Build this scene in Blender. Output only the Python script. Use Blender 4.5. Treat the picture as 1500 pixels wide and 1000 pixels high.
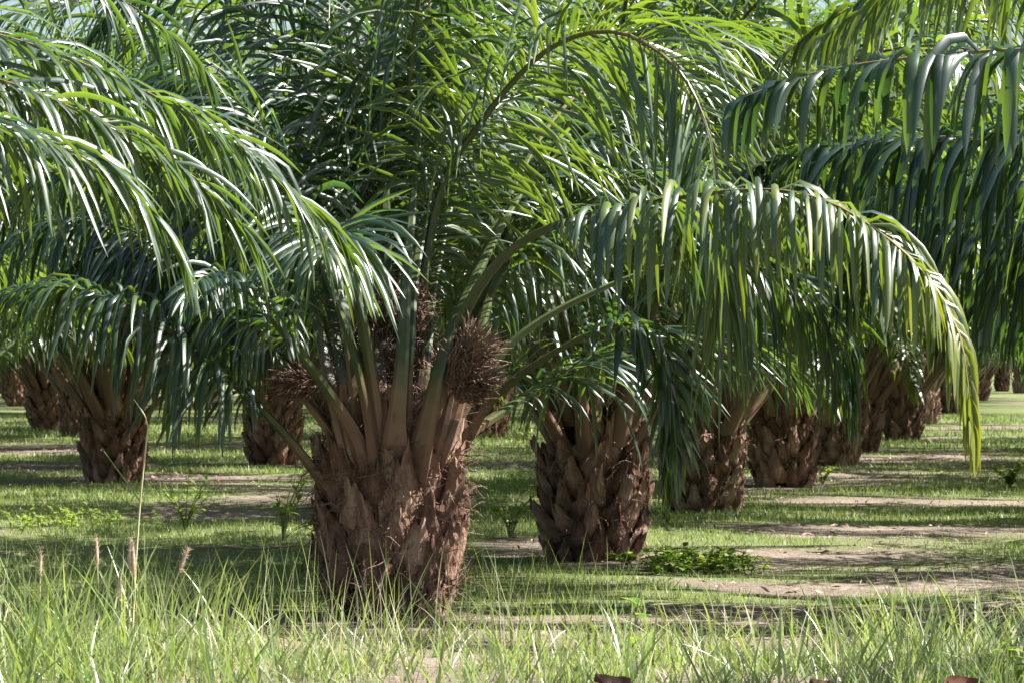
import bpy, math, random
import numpy as np
from mathutils import Vector

# ---------------------------------------------------------------- reset
for o in list(bpy.data.objects): bpy.data.objects.remove(o, do_unlink=True)
scene = bpy.context.scene
C = scene.collection
rng = np.random.default_rng(7)
random.seed(7)
R = math.radians

# ---------------------------------------------------------------- camera
FPX, HOR, CAMH = 5000.0, 530.0, 1.5            # focal length in photo pixels, horizon row, eye height
cam = bpy.data.cameras.new('camera'); cam.lens = 120; cam.sensor_width = 36
cam.clip_start = 0.1; cam.clip_end = 2000
cam.dof.use_dof = True; cam.dof.focus_distance = 20.0; cam.dof.aperture_fstop = 11
camo = bpy.data.objects.new('camera', cam); C.objects.link(camo)
camo.location = (0, 0, CAMH); camo.rotation_euler = (R(90) + math.atan(30 / FPX), 0, 0)
scene.camera = camo

# ---------------------------------------------------------------- sky and sun
SUN_EL, SUN_AZ = 51.0, -2.0                      # azimuth: degrees from +X (right) towards -Y (the camera's side)
sd = Vector((math.cos(R(SUN_EL)) * math.cos(R(SUN_AZ)), -math.cos(R(SUN_EL)) * math.sin(R(SUN_AZ)), math.sin(R(SUN_EL))))
world = bpy.data.worlds.new('World'); scene.world = world; world.use_nodes = True
wn = world.node_tree; wn.nodes.clear()
sky = wn.nodes.new('ShaderNodeTexSky'); sky.sky_type = 'NISHITA'; sky.sun_disc = False
sky.sun_elevation = R(SUN_EL); sky.sun_rotation = math.atan2(sd.x, sd.y)
sky.air_density = 1.0; sky.dust_density = 2.0; sky.ozone_density = 1.0
bg = wn.nodes.new('ShaderNodeBackground'); bg.inputs[1].default_value = 0.05
wo = wn.nodes.new('ShaderNodeOutputWorld')
wn.links.new(sky.outputs[0], bg.inputs[0]); wn.links.new(bg.outputs[0], wo.inputs[0])
sl = bpy.data.lights.new('sun', 'SUN'); sl.energy = 5.0; sl.angle = R(0.5); sl.color = (1.0, 0.965, 0.91)
so = bpy.data.objects.new('sun', sl); C.objects.link(so); so.location = (30, -5, 40)
so.rotation_euler = sd.to_track_quat('Z', 'Y').to_euler()
scene.view_settings.view_transform = 'Standard'; scene.view_settings.look = 'None'
scene.view_settings.gamma = 1.0; scene.view_settings.use_curve_mapping = False
scene.view_settings.exposure = 1.98
scene.cycles.max_bounces = 6; scene.cycles.transmission_bounces = 3; scene.cycles.diffuse_bounces = 2; scene.cycles.glossy_bounces = 2

# ---------------------------------------------------------------- helpers
def at(px, py, D):                              # a photo pixel at depth D (metres along the view axis)
    return np.array([(px - 750) / FPX * D, D, CAMH + (HOR - py) / FPX * D])
def tag(o, label=None, cat=None, group=None, kind=None):
    if label: o['label'] = label
    if cat: o['category'] = cat
    if group: o['group'] = group
    if kind: o['kind'] = kind
    return o
def link(name, data, parent=None, loc=None):
    o = bpy.data.objects.new(name, data); C.objects.link(o)
    if parent: o.parent = parent
    if loc is not None: o.location = loc
    return o
def norm(v): return v / np.maximum(np.linalg.norm(v, axis=-1, keepdims=True), 1e-9)

class Geo:
    """collects numpy verts / quads / tris plus float attributes and material indices"""
    def __init__(s): s.v = []; s.q = []; s.t = []; s.qm = []; s.tm = []; s.a = {}; s.n = 0
    def add(s, v, quads=None, tris=None, mi=0, **att):
        v = np.asarray(v, float).reshape(-1, 3)
        if quads is not None and len(quads):
            q = np.asarray(quads, int).reshape(-1, 4); s.q.append(q + s.n); s.qm.append(np.full(len(q), mi))
        if tris is not None and len(tris):
            t = np.asarray(tris, int).reshape(-1, 3); s.t.append(t + s.n); s.tm.append(np.full(len(t), mi))
        for k, x in att.items(): s.a.setdefault(k, []).append((s.n, np.broadcast_to(np.asarray(x, float).reshape(-1), (len(v),))))
        s.v.append(v); s.n += len(v)
    def mesh(s, name, mats, smooth=True):
        m = bpy.data.meshes.new(name)
        V = np.concatenate(s.v) if s.v else np.zeros((0, 3))
        Q = np.concatenate(s.q) if s.q else np.zeros((0, 4), int)
        T = np.concatenate(s.t) if s.t else np.zeros((0, 3), int)
        nl = Q.size + T.size; npoly = len(Q) + len(T)
        m.vertices.add(len(V)); m.vertices.foreach_set('co', V.astype(np.float32).ravel())
        m.loops.add(nl); m.polygons.add(npoly)
        m.loops.foreach_set('vertex_index', np.concatenate([Q.ravel(), T.ravel()]).astype(np.int32))
        st = np.concatenate([np.arange(len(Q)) * 4, Q.size + np.arange(len(T)) * 3]).astype(np.int32)
        m.polygons.foreach_set('loop_start', st)
        mi = np.concatenate((s.qm + s.tm) or [np.zeros(0)]).astype(np.int32)
        for mm in mats: m.materials.append(mm)
        m.polygons.foreach_set('material_index', mi)
        m.polygons.foreach_set('use_smooth', np.full(npoly, smooth))
        for k, lst in s.a.items():
            arr = np.zeros(len(V), np.float32)
            for n0, x in lst: arr[n0:n0 + len(x)] = x
            m.attributes.new(k, 'FLOAT', 'POINT').data.foreach_set('value', arr)
        m.update(); m.validate()
        return m

# smooth value noise shared by the ground colours and the grass that grows on it
_tab = np.random.default_rng(3).random((256, 256))
def vnoise(x, y):
    xi = np.floor(x).astype(int); yi = np.floor(y).astype(int); fx = x - xi; fy = y - yi
    fx = fx * fx * (3 - 2 * fx); fy = fy * fy * (3 - 2 * fy)
    g = lambda a, b: _tab[a % 256, b % 256]
    return (g(xi, yi) * (1 - fx) + g(xi + 1, yi) * fx) * (1 - fy) + (g(xi, yi + 1) * (1 - fx) + g(xi + 1, yi + 1) * fx) * fy
def fbm(x, y, o=4):
    r = 0; a = .5; tot = 0
    for k in range(o): r = r + a * vnoise(x * 2 ** k + 17 * k, y * 2 ** k + 31 * k); tot += a; a *= .55
    return r / tot

# ---------------------------------------------------------------- materials
def newmat(name):
    m = bpy.data.materials.new(name); m.use_nodes = True; nt = m.node_tree; nt.nodes.clear()
    out = nt.nodes.new('ShaderNodeOutputMaterial'); return m, nt, out
def N(nt, typ, **kw):
    n = nt.nodes.new(typ)
    for k, v in kw.items(): setattr(n, k, v)
    return n
def ramp(nt, stops, fac):
    r = N(nt, 'ShaderNodeValToRGB'); e = r.color_ramp.elements
    while len(e) > 1: e.remove(e[-1])
    e[0].position = stops[0][0]; e[0].color = (*stops[0][1], 1)
    for p, c in stops[1:]: x = e.new(p); x.color = (*c, 1)
    nt.links.new(fac, r.inputs[0]); return r.outputs[0]
def attr(nt, name): return N(nt, 'ShaderNodeAttribute', attribute_name=name).outputs['Fac']
def mixc(nt, fac, a, b, typ='MIX'):
    m = N(nt, 'ShaderNodeMix', data_type='RGBA', blend_type=typ)
    if isinstance(fac, (int, float)): m.inputs[0].default_value = fac
    else: nt.links.new(fac, m.inputs[0])
    for i, x in ((6, a), (7, b)):
        if isinstance(x, tuple): m.inputs[i].default_value = (*x, 1)
        else: nt.links.new(x, m.inputs[i])
    return m.outputs[2]
def mathn(nt, op, a, b=0.0, clamp=False):
    m = N(nt, 'ShaderNodeMath', operation=op, use_clamp=clamp)
    for i, x in ((0, a), (1, b)):
        if isinstance(x, (int, float)): m.inputs[i].default_value = x
        else: nt.links.new(x, m.inputs[i])
    return m.outputs[0]
def noise(nt, scale, detail=4, vec=None, rough=.55, sc3=None):
    n = N(nt, 'ShaderNodeTexNoise'); n.inputs['Scale'].default_value = scale; n.inputs['Detail'].default_value = detail; n.inputs['Roughness'].default_value = rough
    tc = N(nt, 'ShaderNodeTexCoord'); v = tc.outputs['Object']
    if sc3:
        mp = N(nt, 'ShaderNodeMapping'); mp.inputs['Scale'].default_value = sc3; nt.links.new(v, mp.inputs[0]); v = mp.outputs[0]
    nt.links.new(v, n.inputs['Vector']); return n.outputs['Fac']

def leaf_material(name, stops, trans_col, trans=.34, rough=.33, spec=.5):
    m, nt, out = newmat(name)
    oi = N(nt, 'ShaderNodeObjectInfo')
    v = mathn(nt, 'ADD', attr(nt, 'rnd'), mathn(nt, 'MULTIPLY', mathn(nt, 'SUBTRACT', oi.outputs['Random'], .5), .12), True)
    col = ramp(nt, stops, v)
    yel = mathn(nt, 'MULTIPLY', attr(nt, 'yel'), 1.0, True)
    col = mixc(nt, yel, col, (.22, .24, .02))
    p = N(nt, 'ShaderNodeBsdfPrincipled'); nt.links.new(col, p.inputs['Base Color'])
    p.inputs['Roughness'].default_value = rough; p.inputs['Specular IOR Level'].default_value = spec
    tcol = ramp(nt, [(.1, tuple(c * k for c, k in zip(trans_col, (.42, .56, 1.0)))), (.45, trans_col), (.9, tuple(c * k for c, k in zip(trans_col, (1.3, 1.12, 1.0))))], v)
    tcol = mixc(nt, yel, tcol, (.6, .62, .02))
    tr = N(nt, 'ShaderNodeBsdfTranslucent'); nt.links.new(tcol, tr.inputs[0])
    mx = N(nt, 'ShaderNodeMixShader'); mx.inputs[0].default_value = trans
    nt.links.new(p.outputs[0], mx.inputs[1]); nt.links.new(tr.outputs[0], mx.inputs[2]); nt.links.new(mx.outputs[0], out.inputs[0])
    return m
M_LEAF = leaf_material('palm_leaflet', [(0, (.007, .022, .017)), (.4, (.015, .038, .022)), (.75, (.034, .067, .027)), (1, (.085, .12, .035))], (.25, .41, .03), .26, .4, .95)
M_GRASS = leaf_material('grass_blade', [(0, (.075, .12, .035)), (.45, (.135, .195, .065)), (.8, (.22, .27, .115)), (1, (.38, .35, .23))], (.31, .45, .09), .35, .38, .7)
M_TURF = leaf_material('turf_blade', [(0, (.07, .12, .03)), (.45, (.15, .195, .065)), (.8, (.26, .275, .13)), (1, (.38, .35, .22))], (.31, .46, .08), .35, .45, .4)
M_WEED = leaf_material('weed_leaf', [(0, (.08, .14, .025)), (.6, (.13, .2, .035)), (1, (.2, .25, .06))], (.35, .5, .05), .38, .5, .35)

def bark_material(name, dark, mid, light, sc=(14, 14, 3)):
    m, nt, out = newmat(name)
    oi = N(nt, 'ShaderNodeObjectInfo')
    n1 = noise(nt, 1.0, 6, sc3=sc); n2 = noise(nt, 5, 5)
    v = mathn(nt, 'ADD', mathn(nt, 'MULTIPLY', n1, .6), mathn(nt, 'MULTIPLY', n2, .4))
    v = mathn(nt, 'ADD', v, mathn(nt, 'MULTIPLY', mathn(nt, 'SUBTRACT', oi.outputs['Random'], .5), .26))
    col = ramp(nt, [(.3, dark), (.5, mid), (.7, light)], v)
    fine = noise(nt, 1.0, 5, sc3=(sc[0] * 6, sc[1] * 6, sc[2] * 2.5))
    p = N(nt, 'ShaderNodeBsdfPrincipled'); nt.links.new(col, p.inputs['Base Color']); p.inputs['Roughness'].default_value = .72
    p.inputs['Specular IOR Level'].default_value = .3
    b = N(nt, 'ShaderNodeBump'); b.inputs['Strength'].default_value = 1.0; b.inputs['Distance'].default_value = .045
    nt.links.new(mathn(nt, 'ADD', v, mathn(nt, 'MULTIPLY', fine, .6)), b.inputs['Height']); nt.links.new(b.outputs[0], p.inputs['Normal'])
    nt.links.new(p.outputs[0], out.inputs[0]); return m
M_BASE = bark_material('leaf_base_wood', (.058, .028, .02), (.21, .115, .08), (.42, .275, .208))
M_CORE = bark_material('trunk_core', (.03, .018, .013), (.07, .042, .03), (.13, .085, .06))
M_FIBRE = bark_material('palm_fibre', (.1, .055, .04), (.2, .12, .085), (.34, .23, .17), (20, 20, 8))
M_SPIKE = bark_material('dry_spikelet', (.1, .056, .04), (.22, .13, .095), (.38, .26, .2), (30, 30, 20))

m, nt, out = newmat('frond_rachis'); M_RACHIS = m
al = attr(nt, 'along'); ns = noise(nt, 6, 4)
v = mathn(nt, 'ADD', al, mathn(nt, 'MULTIPLY', mathn(nt, 'SUBTRACT', ns, .5), .12))
col = ramp(nt, [(.05, (.17, .1, .072)), (.12, (.14, .085, .052)), (.165, (.035, .055, .016)), (.5, (.06, .08, .025)), (.8, (.14, .1, .04)), (1, (.17, .13, .045))], v)
col = mixc(nt, mathn(nt, 'MULTIPLY', mathn(nt, 'SUBTRACT', noise(nt, 22, 5), .42), 3.0, True), col, mixc(nt, .16, col, (.2, .15, .1)))
p = N(nt, 'ShaderNodeBsdfPrincipled'); nt.links.new(col, p.inputs['Base Color']); p.inputs['Roughness'].default_value = .38
nt.links.new(p.outputs[0], out.inputs[0])

def plain(name, c1, c2, rough=.7, sc=8):
    m, nt, out = newmat(name); col = ramp(nt, [(.3, c1), (.7, c2)], noise(nt, sc, 4))
    p = N(nt, 'ShaderNodeBsdfPrincipled'); nt.links.new(col, p.inputs['Base Color']); p.inputs['Roughness'].default_value = rough
    nt.links.new(p.outputs[0], out.inputs[0]); return m
M_STALK = plain('straw_stalk', (.36, .33, .17), (.5, .45, .28), .6)
M_SEED = plain('seed_spike', (.36, .25, .18), (.55, .42, .31), .8, 40)
M_STEM = plain('weed_stem', (.12, .16, .05), (.18, .2, .07), .6)
M_DRY = plain('dry_leaf', (.06, .025, .012), (.17, .075, .04), .7, 20)
M_LITTER = plain('litter', (.16, .1, .07), (.4, .3, .22), .8, 3)
M_STICK = plain('stick', (.2, .14, .1), (.36, .27, .2), .8, 12)

# ground: colour driven by a per-vertex amount of grass, plus fine soil grain
m, nt, out = newmat('soil_and_turf'); M_GROUND = m
n1 = noise(nt, .9, 8); n2 = noise(nt, 14, 6); n3 = noise(nt, 60, 4)
soil = ramp(nt, [(.3, (.085, .065, .05)), (.5, (.18, .142, .112)), (.7, (.31, .255, .21))], mathn(nt, 'ADD', mathn(nt, 'MULTIPLY', n1, .45), mathn(nt, 'MULTIPLY', n2, .55)))
turf = ramp(nt, [(.3, (.09, .1, .04)), (.55, (.13, .155, .06)), (.75, (.21, .21, .1))], n2)
gm = mathn(nt, 'ADD', attr(nt, 'grass'), mathn(nt, 'MULTIPLY', mathn(nt, 'SUBTRACT', n2, .5), 1.2))
gm = mathn(nt, 'MULTIPLY', mathn(nt, 'SUBTRACT', gm, .35), 3.0, True)
col = mixc(nt, gm, soil, turf)
p = N(nt, 'ShaderNodeBsdfPrincipled'); nt.links.new(col, p.inputs['Base Color']); p.inputs['Roughness'].default_value = .9; p.inputs['Specular IOR Level'].default_value = .15
b = N(nt, 'ShaderNodeBump'); b.inputs['Strength'].default_value = .9; b.inputs['Distance'].default_value = .05
nt.links.new(mathn(nt, 'ADD', n2, mathn(nt, 'MULTIPLY', n3, .5)), b.inputs['Height']); nt.links.new(b.outputs[0], p.inputs['Normal'])
nt.links.new(p.outputs[0], out.inputs[0])

# ---------------------------------------------------------------- the ground
ROW = np.array([1.37, 8.0])                      # step from palm to palm along a row
# bare strips: (x0, x1, y0, y1) metres
BARE = [(-7, 7, 14, 18.9), (-6, 6, 19.2, 21.0), (1.2, 5.5, 29.6, 32.0), (1.0, 5, 22.6, 23.9), (2.4, 4.2, 36, 37.3), (-9.5, -6, 56, 60), (-6, -2.4, 42.5, 46), (-4.5, -1.0, 19.6, 21.4),
        (-.6, .5, 26.8, 29.5), (-4.5, -2.5, 44, 45.5), (-8, -5.5, 47, 50), (2, 8, 52, 55)]
TRUNKS = [(-.72, 20.3), (.61, 25.9), (1.98, 34.1), (3.28, 41.2), (4.7, 50), (5.83, 58), (7.3, 67), (-5, 42.9), (-3.5, 50), (-.48, 68), (-10.2, 75), (-9, 90)]
def grass_amount(x, y):
    g = .68 + 1.15 * (fbm(x * .42 + 5, y * .3 + 9, 4) - .42) * 2.0
    xo, yo = x, y; x = x + 2.2 * (fbm(x * .6 + 11, y * .45 + 2, 3) - .5); y = y + 3.6 * (fbm(xo * .55 + 60, y * .3 + 33, 3) - .5)
    for (x0, x1, y0, y1) in BARE:
        cx, cy, rx, ry = (x0 + x1) / 2, (y0 + y1) / 2, (x1 - x0) / 2, (y1 - y0) / 2
        d = np.abs((x - cx) / rx) ** 3 + ((y - cy) / ry) ** 2
        g = g - 1.1 * np.clip(1.35 - d, 0, 1) * (.6 + .8 * fbm(x * 1.3, y * .9 + 50, 3))
    x, y = xo, yo
    for (tx, ty) in TRUNKS:
        d = np.hypot(x - tx, y - ty); g = g - .55 * np.clip(1.4 - d, 0, 1)
    return np.clip(g, 0, 1)
xs = np.concatenate([[-700, -250, -90, -45], np.arange(-24, 24.01, .3), [45, 90, 250, 700]])
ys = np.concatenate([[-700, -200, -60, -20, 0, 8], np.arange(12, 90, .3), np.arange(90, 160, 2), [220, 400, 700]])
GX, GY = np.meshgrid(xs, ys); nx, ny = len(xs), len(ys)
gi = np.arange(nx * ny).reshape(ny, nx)
q = np.stack([gi[:-1, :-1], gi[:-1, 1:], gi[1:, 1:], gi[1:, :-1]], -1).reshape(-1, 4)
def ground_z(x, y):
    w = np.clip((y - 10) / 3, 0, 1) * np.clip((88 - np.abs(y)) / 3, 0, 1) * np.clip((23 - np.abs(x)) / 2, 0, 1)
    return w * .07 * (fbm(x * .8 + 3, y * .5, 3) - .5)
g = Geo(); g.add(np.stack([GX, GY, ground_z(GX, GY)], -1), q, grass=grass_amount(GX, GY).ravel())
ground = link('ground', g.mesh('ground', [M_GROUND])); tag(ground, 'plantation floor of sandy soil and patchy short turf', 'ground', kind='structure')

# ---------------------------------------------------------------- palm fronds
def spline(P, n):
    P = np.asarray(P, float); Q = np.vstack([2 * P[0] - P[1], P, 2 * P[-1] - P[-2]]); out = []
    for i in range(len(P) - 1):
        a, b, c, d = Q[i:i + 4]; t = np.linspace(0, 1, 24, endpoint=False)[:, None]
        out.append(.5 * (2 * b + (c - a) * t + (2 * a - 5 * b + 4 * c - d) * t ** 2 + (3 * b - a - 3 * c + d) * t ** 3))
    out = np.vstack(out + [P[-1:]])
    s = np.r_[0, np.cumsum(np.linalg.norm(np.diff(out, axis=0), axis=1))]
    u = np.linspace(0, s[-1], n)
    return np.stack([np.interp(u, s, out[:, k]) for k in range(3)], 1), s[-1]

def frond(curve, r, nside=85, lmax=.85, wmax=.045, start=.2, droop=1.0, segs=6, fold=True, yellow=0.0, shade=.45, base_w=.2, thick=1.0, spread=1.0, side=None, normal=None, tip=.62):
    """returns rachis (verts, quads, along) and leaflets (M,K,A,3) + per-leaflet rnd, yel"""
    P, L = spline(curve, 44)
    T = norm(np.gradient(P, axis=0))
    az = P[-1] - P[0]; az[2] = 0
    if side is not None: s0 = np.asarray(side, float)
    else:
        az = norm(az[None])[0]; s0 = np.array([-az[1], az[0], 0])
    S = norm(s0[None] - (T @ s0)[:, None] * T); Nn = np.cross(T, S)
    if normal is not None:
        n0 = np.asarray(normal, float); Nn = norm(n0[None] - (T @ n0)[:, None] * T); S = np.cross(Nn, T)
    u = np.linspace(0, 1, len(P))
    hw = np.interp(u, [0, .05, .12, .2, .5, .8, 1], [base_w / 2, base_w * .42, .052 * thick, .04 * thick, .022 * thick, .011 * thick, .004])
    hh = np.interp(u, [0, .05, .12, .2, .5, .8, 1], [.05, .05, .04 * thick, .032 * thick, .018 * thick, .009 * thick, .003])
    prof = np.array([(1, .35), (.55, .62), (-.55, .62), (-1, .35), (-.75, -.55), (0, -1), (.75, -.55)])
    rv = P[:, None] + S[:, None] * (prof[:, 0] * hw[:, None])[..., None] + Nn[:, None] * (prof[:, 1] * hh[:, None])[..., None]
    k = len(prof); idx = np.arange(len(P) * k).reshape(-1, k)
    rq = np.stack([idx[:-1], np.roll(idx[:-1], -1, 1), np.roll(idx[1:], -1, 1), idx[1:]], -1).reshape(-1, 4)
    rach = (rv.reshape(-1, 3), rq, np.repeat(u * L / 4.6, k))
    # leaflets
    M = nside * 2
    i = np.arange(nside)
    v = np.concatenate([(i + r.uniform(-.35, .35, nside)) / (nside - 1) for _ in range(2)]); v = np.clip(v, 0, 1)
    sg = np.r_[np.ones(nside), -np.ones(nside)]
    uu = start + (1 - start) * v; fi = uu * (len(P) - 1)
    lerp = lambda A: np.stack([np.interp(fi, np.arange(len(P)), A[:, c]) for c in range(3)], 1)
    p0, t, s, n = lerp(P), norm(lerp(T)), norm(lerp(S)), norm(lerp(Nn))
    ll = lmax * np.minimum(1, .18 + 5.5 * v) * (1 - tip * v ** 2.6) * r.uniform(.82, 1.12, M)
    a = np.radians(np.interp(v, [0, .3, .8, 1], [68, 58, 40, 14]) * spread + r.normal(0, 6, M))
    b = np.radians(r.normal(8, 22, M) + 15 * np.where(r.random(M) < .5, 1, -1))
    d = norm(np.cos(a)[:, None] * t + np.sin(a)[:, None] * (sg[:, None] * s * np.cos(b)[:, None] + n * np.sin(b)[:, None]))
    w = norm(t - np.sum(t * d, 1, keepdims=True) * d)
    nr = np.cross(d, w); nr *= np.sign(np.sum(nr * n, 1, keepdims=True) + 1e-6)
    tw = np.radians(r.normal(0, 27, M))[:, None]; w = np.cos(tw) * w + np.sin(tw) * nr
    dr = droop * r.uniform(.4, 1.75, M)
    ws = np.interp(np.linspace(0, 1, segs + 1), [0, .08, .3, .6, .85, 1], [.35, .75, 1, .92, .55, .04])
    wid = wmax * (1 - .35 * v) * r.uniform(.8, 1.15, M) * np.minimum(1, .35 + 5 * v)
    hw0 = np.interp(uu, u, hw) * .7
    pos = p0 + s * (sg * hw0)[:, None]
    ring = []
    kink = r.uniform(.2, .8, M); kq = np.where(r.random(M) < .12, r.uniform(.5, 1.2, M), 0)
    dstep = ll[:, None] / segs
    for j in range(segs + 1):
        f = j / segs
        nm = np.cross(d, w); nm *= np.where(nm[:, 2:3] < 0, -1, 1) if j == 0 else 1
        if j == 0: nref = nm
        else: nm *= np.sign(np.sum(nm * nref, 1, keepdims=True) + 1e-9); nref = nm
        h = (wid * ws[j] * .5)[:, None]
        if fold: ring.append(np.stack([pos - w * h - nm * h * .38, pos + nm * h * .2, pos + w * h - nm * h * .38], 1))
        else: ring.append(np.stack([pos - w * h, pos + w * h], 1))
        g_ = (dr * (1.75 - 1.2 * f) / segs * 1.25 + kq * ((kink > f) & (kink <= f + 1 / segs)))[:, None]
        pos = pos + d * dstep
        d = norm(d + np.array([0, 0, -1.0]) * g_ + r.normal(0, .03, (M, 3)))
        w = norm(w - np.sum(w * d, 1, keepdims=True) * d)
    V = np.stack(ring, 1)                                    # M, segs+1, A, 3
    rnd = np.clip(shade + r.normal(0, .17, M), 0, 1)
    yel = yellow * np.clip(r.normal(0, .22, M) + .75 * v ** 3, 0, 1)
    return rach, V, rnd, yel
def strip_quads(k, a):
    idx = np.arange(k * a).reshape(k, a)
    return np.stack([idx[:-1, :-1], idx[:-1, 1:], idx[1:, 1:], idx[1:, :-1]], -1).reshape(-1, 4)
def add_leaflets(G, V, rnd, yel, mi=0):
    Mn, k, a, _ = V.shape
    if Mn == 0: return
    q = strip_quads(k, a)
    Q = (q[None] + (np.arange(Mn) * k * a)[:, None, None]).reshape(-1, 4)
    f = np.linspace(0, 1, k)[None, :, None] * np.ones((Mn, 1, a))
    y = yel[:, None, None] * (.25 + .75 * f) + np.clip(f - .93, 0, 1) * 5 * (rnd[:, None, None] > .5)
    G.add(V.reshape(-1, 3), Q, mi=mi, rnd=np.repeat(rnd, k * a), yel=np.clip(y, 0, 1).ravel())

def local(curve, base): return np.asarray(curve) - np.asarray(base)

def build_frond(parent, curve, r, budget, label=None, **kw):
    """a frond (its mesh is the rachis) with its leaflets; as many as the budget allows are objects of their own"""
    rach, V, rnd, yel = frond(curve, r, **kw)
    G = Geo(); G.add(rach[0], rach[1], along=rach[2]); fo = link('frond', G.mesh('frond', [M_RACHIS], False), parent)
    if label: fo['label'] = label
    k = min(budget[0], len(V)); budget[0] -= k
    size = np.linalg.norm(V[:, -1, 0] - V[:, 0, 0], axis=1); order = np.argsort(-size)
    for i in order[:k]:
        g1 = Geo(); add_leaflets(g1, V[i:i + 1], rnd[i:i + 1], yel[i:i + 1]); link('leaflet', g1.mesh('leaflet', [M_LEAF]), fo)
    rest = order[k:]
    if len(rest):
        g1 = Geo(); add_leaflets(g1, V[rest], rnd[rest], yel[rest]); tag(link('leaflets', g1.mesh('leaflets', [M_LEAF]), fo), kind='stuff')
    return fo

# frond templates (local: grows from the origin along +X), shared by the palms of the rows
def arc(e0, e1, L, n=9, r0=.12, z0=0, power=1.35):
    s = np.linspace(0, 1, 60); th = np.radians(e0 + (e1 - e0) * s ** power)
    x = np.r_[0, np.cumsum(np.cos(th[:-1]))] / 59 * L + r0; z = np.r_[0, np.cumsum(np.sin(th[:-1]))] / 59 * L + z0
    k = np.linspace(0, 59, n).astype(int)
    return np.stack([x[k], .05 * L * np.sin(np.linspace(0, 2, n)) * random.uniform(-1, 1), z[k]], 1)
TEMPL = []
for e0, e1, L in [(86, 25, 4.8), (82, 0, 5.2), (76, -15, 5.4), (71, -30, 5.4), (66, -40, 5.3), (61, -50, 5.2), (57, -48, 5.1), (53, -50, 5.0), (49, -52, 4.8), (63, -35, 5.4)]:
    rach, V, rnd, yel = frond(arc(e0, e1, L), rng, nside=100, lmax=.95 if e0 > 58 else .75, wmax=.042, start=.2, droop=.85 if e0 > 60 else 1.3, segs=5, fold=False,
                              yellow=.25 if e0 < 55 else .08, shade=.5, base_w=.16, thick=.85)
    G = Geo(); G.add(rach[0], rach[1], mi=0, along=rach[2]); add_leaflets(G, V, rnd, yel, 1)
    TEMPL.append((e0, G.mesh('frond', [M_RACHIS, M_LEAF])))

# ---------------------------------------------------------------- trunks
def leaf_base_mesh(r, L=.5, hw=.155):
    S, ang = 7, np.linspace(-1, 1, 7); K = 11
    s = np.linspace(0, 1, S); G = Geo()
    halfw = hw * np.interp(s, [0, .22, .5, .8, 1], [.8, 1.0, .78, .46, .3]) * r.uniform(.9, 1.1, S)
    out = np.interp(s, [0, .3, .7, 1], [-.03, .03, .08, .115]) * r.uniform(.8, 1.15)
    th = np.interp(s, [0, .5, 1], [.042, .04, .026]); skew = r.normal(0, .12)
    ridge = r.uniform(-.3, .3); rings = []
    for j in range(S):
        cx = skew * s[j] * hw
        o = [(cx + x * halfw[j], out[j] + th[j] * (1 - abs((x - ridge) / 1.3) ** 1.3) - .04 * x * x, s[j] * L) for x in ang]
        inn = [(cx + x * halfw[j] * .85, out[j] - th[j] * .4 - .04 * x * x, s[j] * L + .008) for x in (.8, .27, -.27, -.8)]
        rings.append(o + inn)
    V = np.array(rings); V[-1, :, 2] += r.normal(0, .035, K); V[-2, :, 2] += r.normal(0, .012, K)
    V += r.normal(0, .0065, V.shape)
    idx = np.arange(S * K).reshape(S, K)
    q = np.stack([idx[:-1], np.roll(idx[:-1], -1, 1), np.roll(idx[1:], -1, 1), idx[1:]], -1).reshape(-1, 4)
    e = idx[-1]
    caps = [(e[0], e[1], e[9], e[10]), (e[1], e[2], e[8], e[9]), (e[2], e[4], e[8], e[8]), (e[4], e[5], e[7], e[8])]
    caps = [(e[0], e[1], e[9], e[10]), (e[1], e[2], e[8], e[9]), (e[4], e[5], e[7], e[8])]
    G.add(V.reshape(-1, 3), np.vstack([q, caps]), [(e[2], e[3], e[8]), (e[3], e[4], e[8]), (e[5], e[6], e[7])])
    return G.mesh('leaf_base', [M_BASE], smooth=False)
BASES = [leaf_base_mesh(rng, L=rng.uniform(.3, .42), hw=rng.uniform(.12, .15)) for _ in range(9)]

def core_mesh(r, h, rad, top):
    prof = [(-.1, rad * .8), (0, rad * .95), (.12, rad), (h * .5, rad * 1.04), (h, rad * .8), (h + (top - h) * .4, rad * .72), (h + (top - h) * .75, rad * .42), (top, .03)]
    n = 22; th = np.linspace(0, 2 * math.pi, n, endpoint=False); V = []
    for z, rr in prof:
        q = rr * (1 + r.normal(0, .05, n)); V.append(np.stack([q * np.cos(th), q * np.sin(th), np.full(n, z)], 1))
    idx = np.arange(len(prof) * n).reshape(-1, n)
    q = np.stack([idx[:-1], np.roll(idx[:-1], -1, 1), np.roll(idx[1:], -1, 1), idx[1:]], -1).reshape(-1, 4)
    G = Geo(); G.add(np.vstack(V), q); return G.mesh('trunk', [M_CORE])
def strands(G, P0, D0, L, wid, r, segs=5, curl=.5, grav=.5):
    M = len(P0); d = norm(D0 + r.normal(0, .25, D0.shape)); w = norm(np.cross(d, r.normal(0, 1, d.shape))); pos = P0.copy(); ring = []
    for j in range(segs + 1):
        h = (wid * (1 - .8 * j / segs) / 2)[:, None] if np.ndim(wid) else wid * (1 - .8 * j / segs) / 2
        ring.append(np.stack([pos - w * h, pos + w * h], 1)); pos = pos + d * (L / segs)[:, None]
        d = norm(d + r.normal(0, curl, d.shape) + np.array([0, 0, -grav / segs])); w = norm(w - np.sum(w * d, 1, keepdims=True) * d)
    V = np.stack(ring, 1); q = strip_quads(segs + 1, 2)
    G.add(V.reshape(-1, 3), (q[None] + (np.arange(M) * (segs + 1) * 2)[:, None, None]).reshape(-1, 4))
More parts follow.
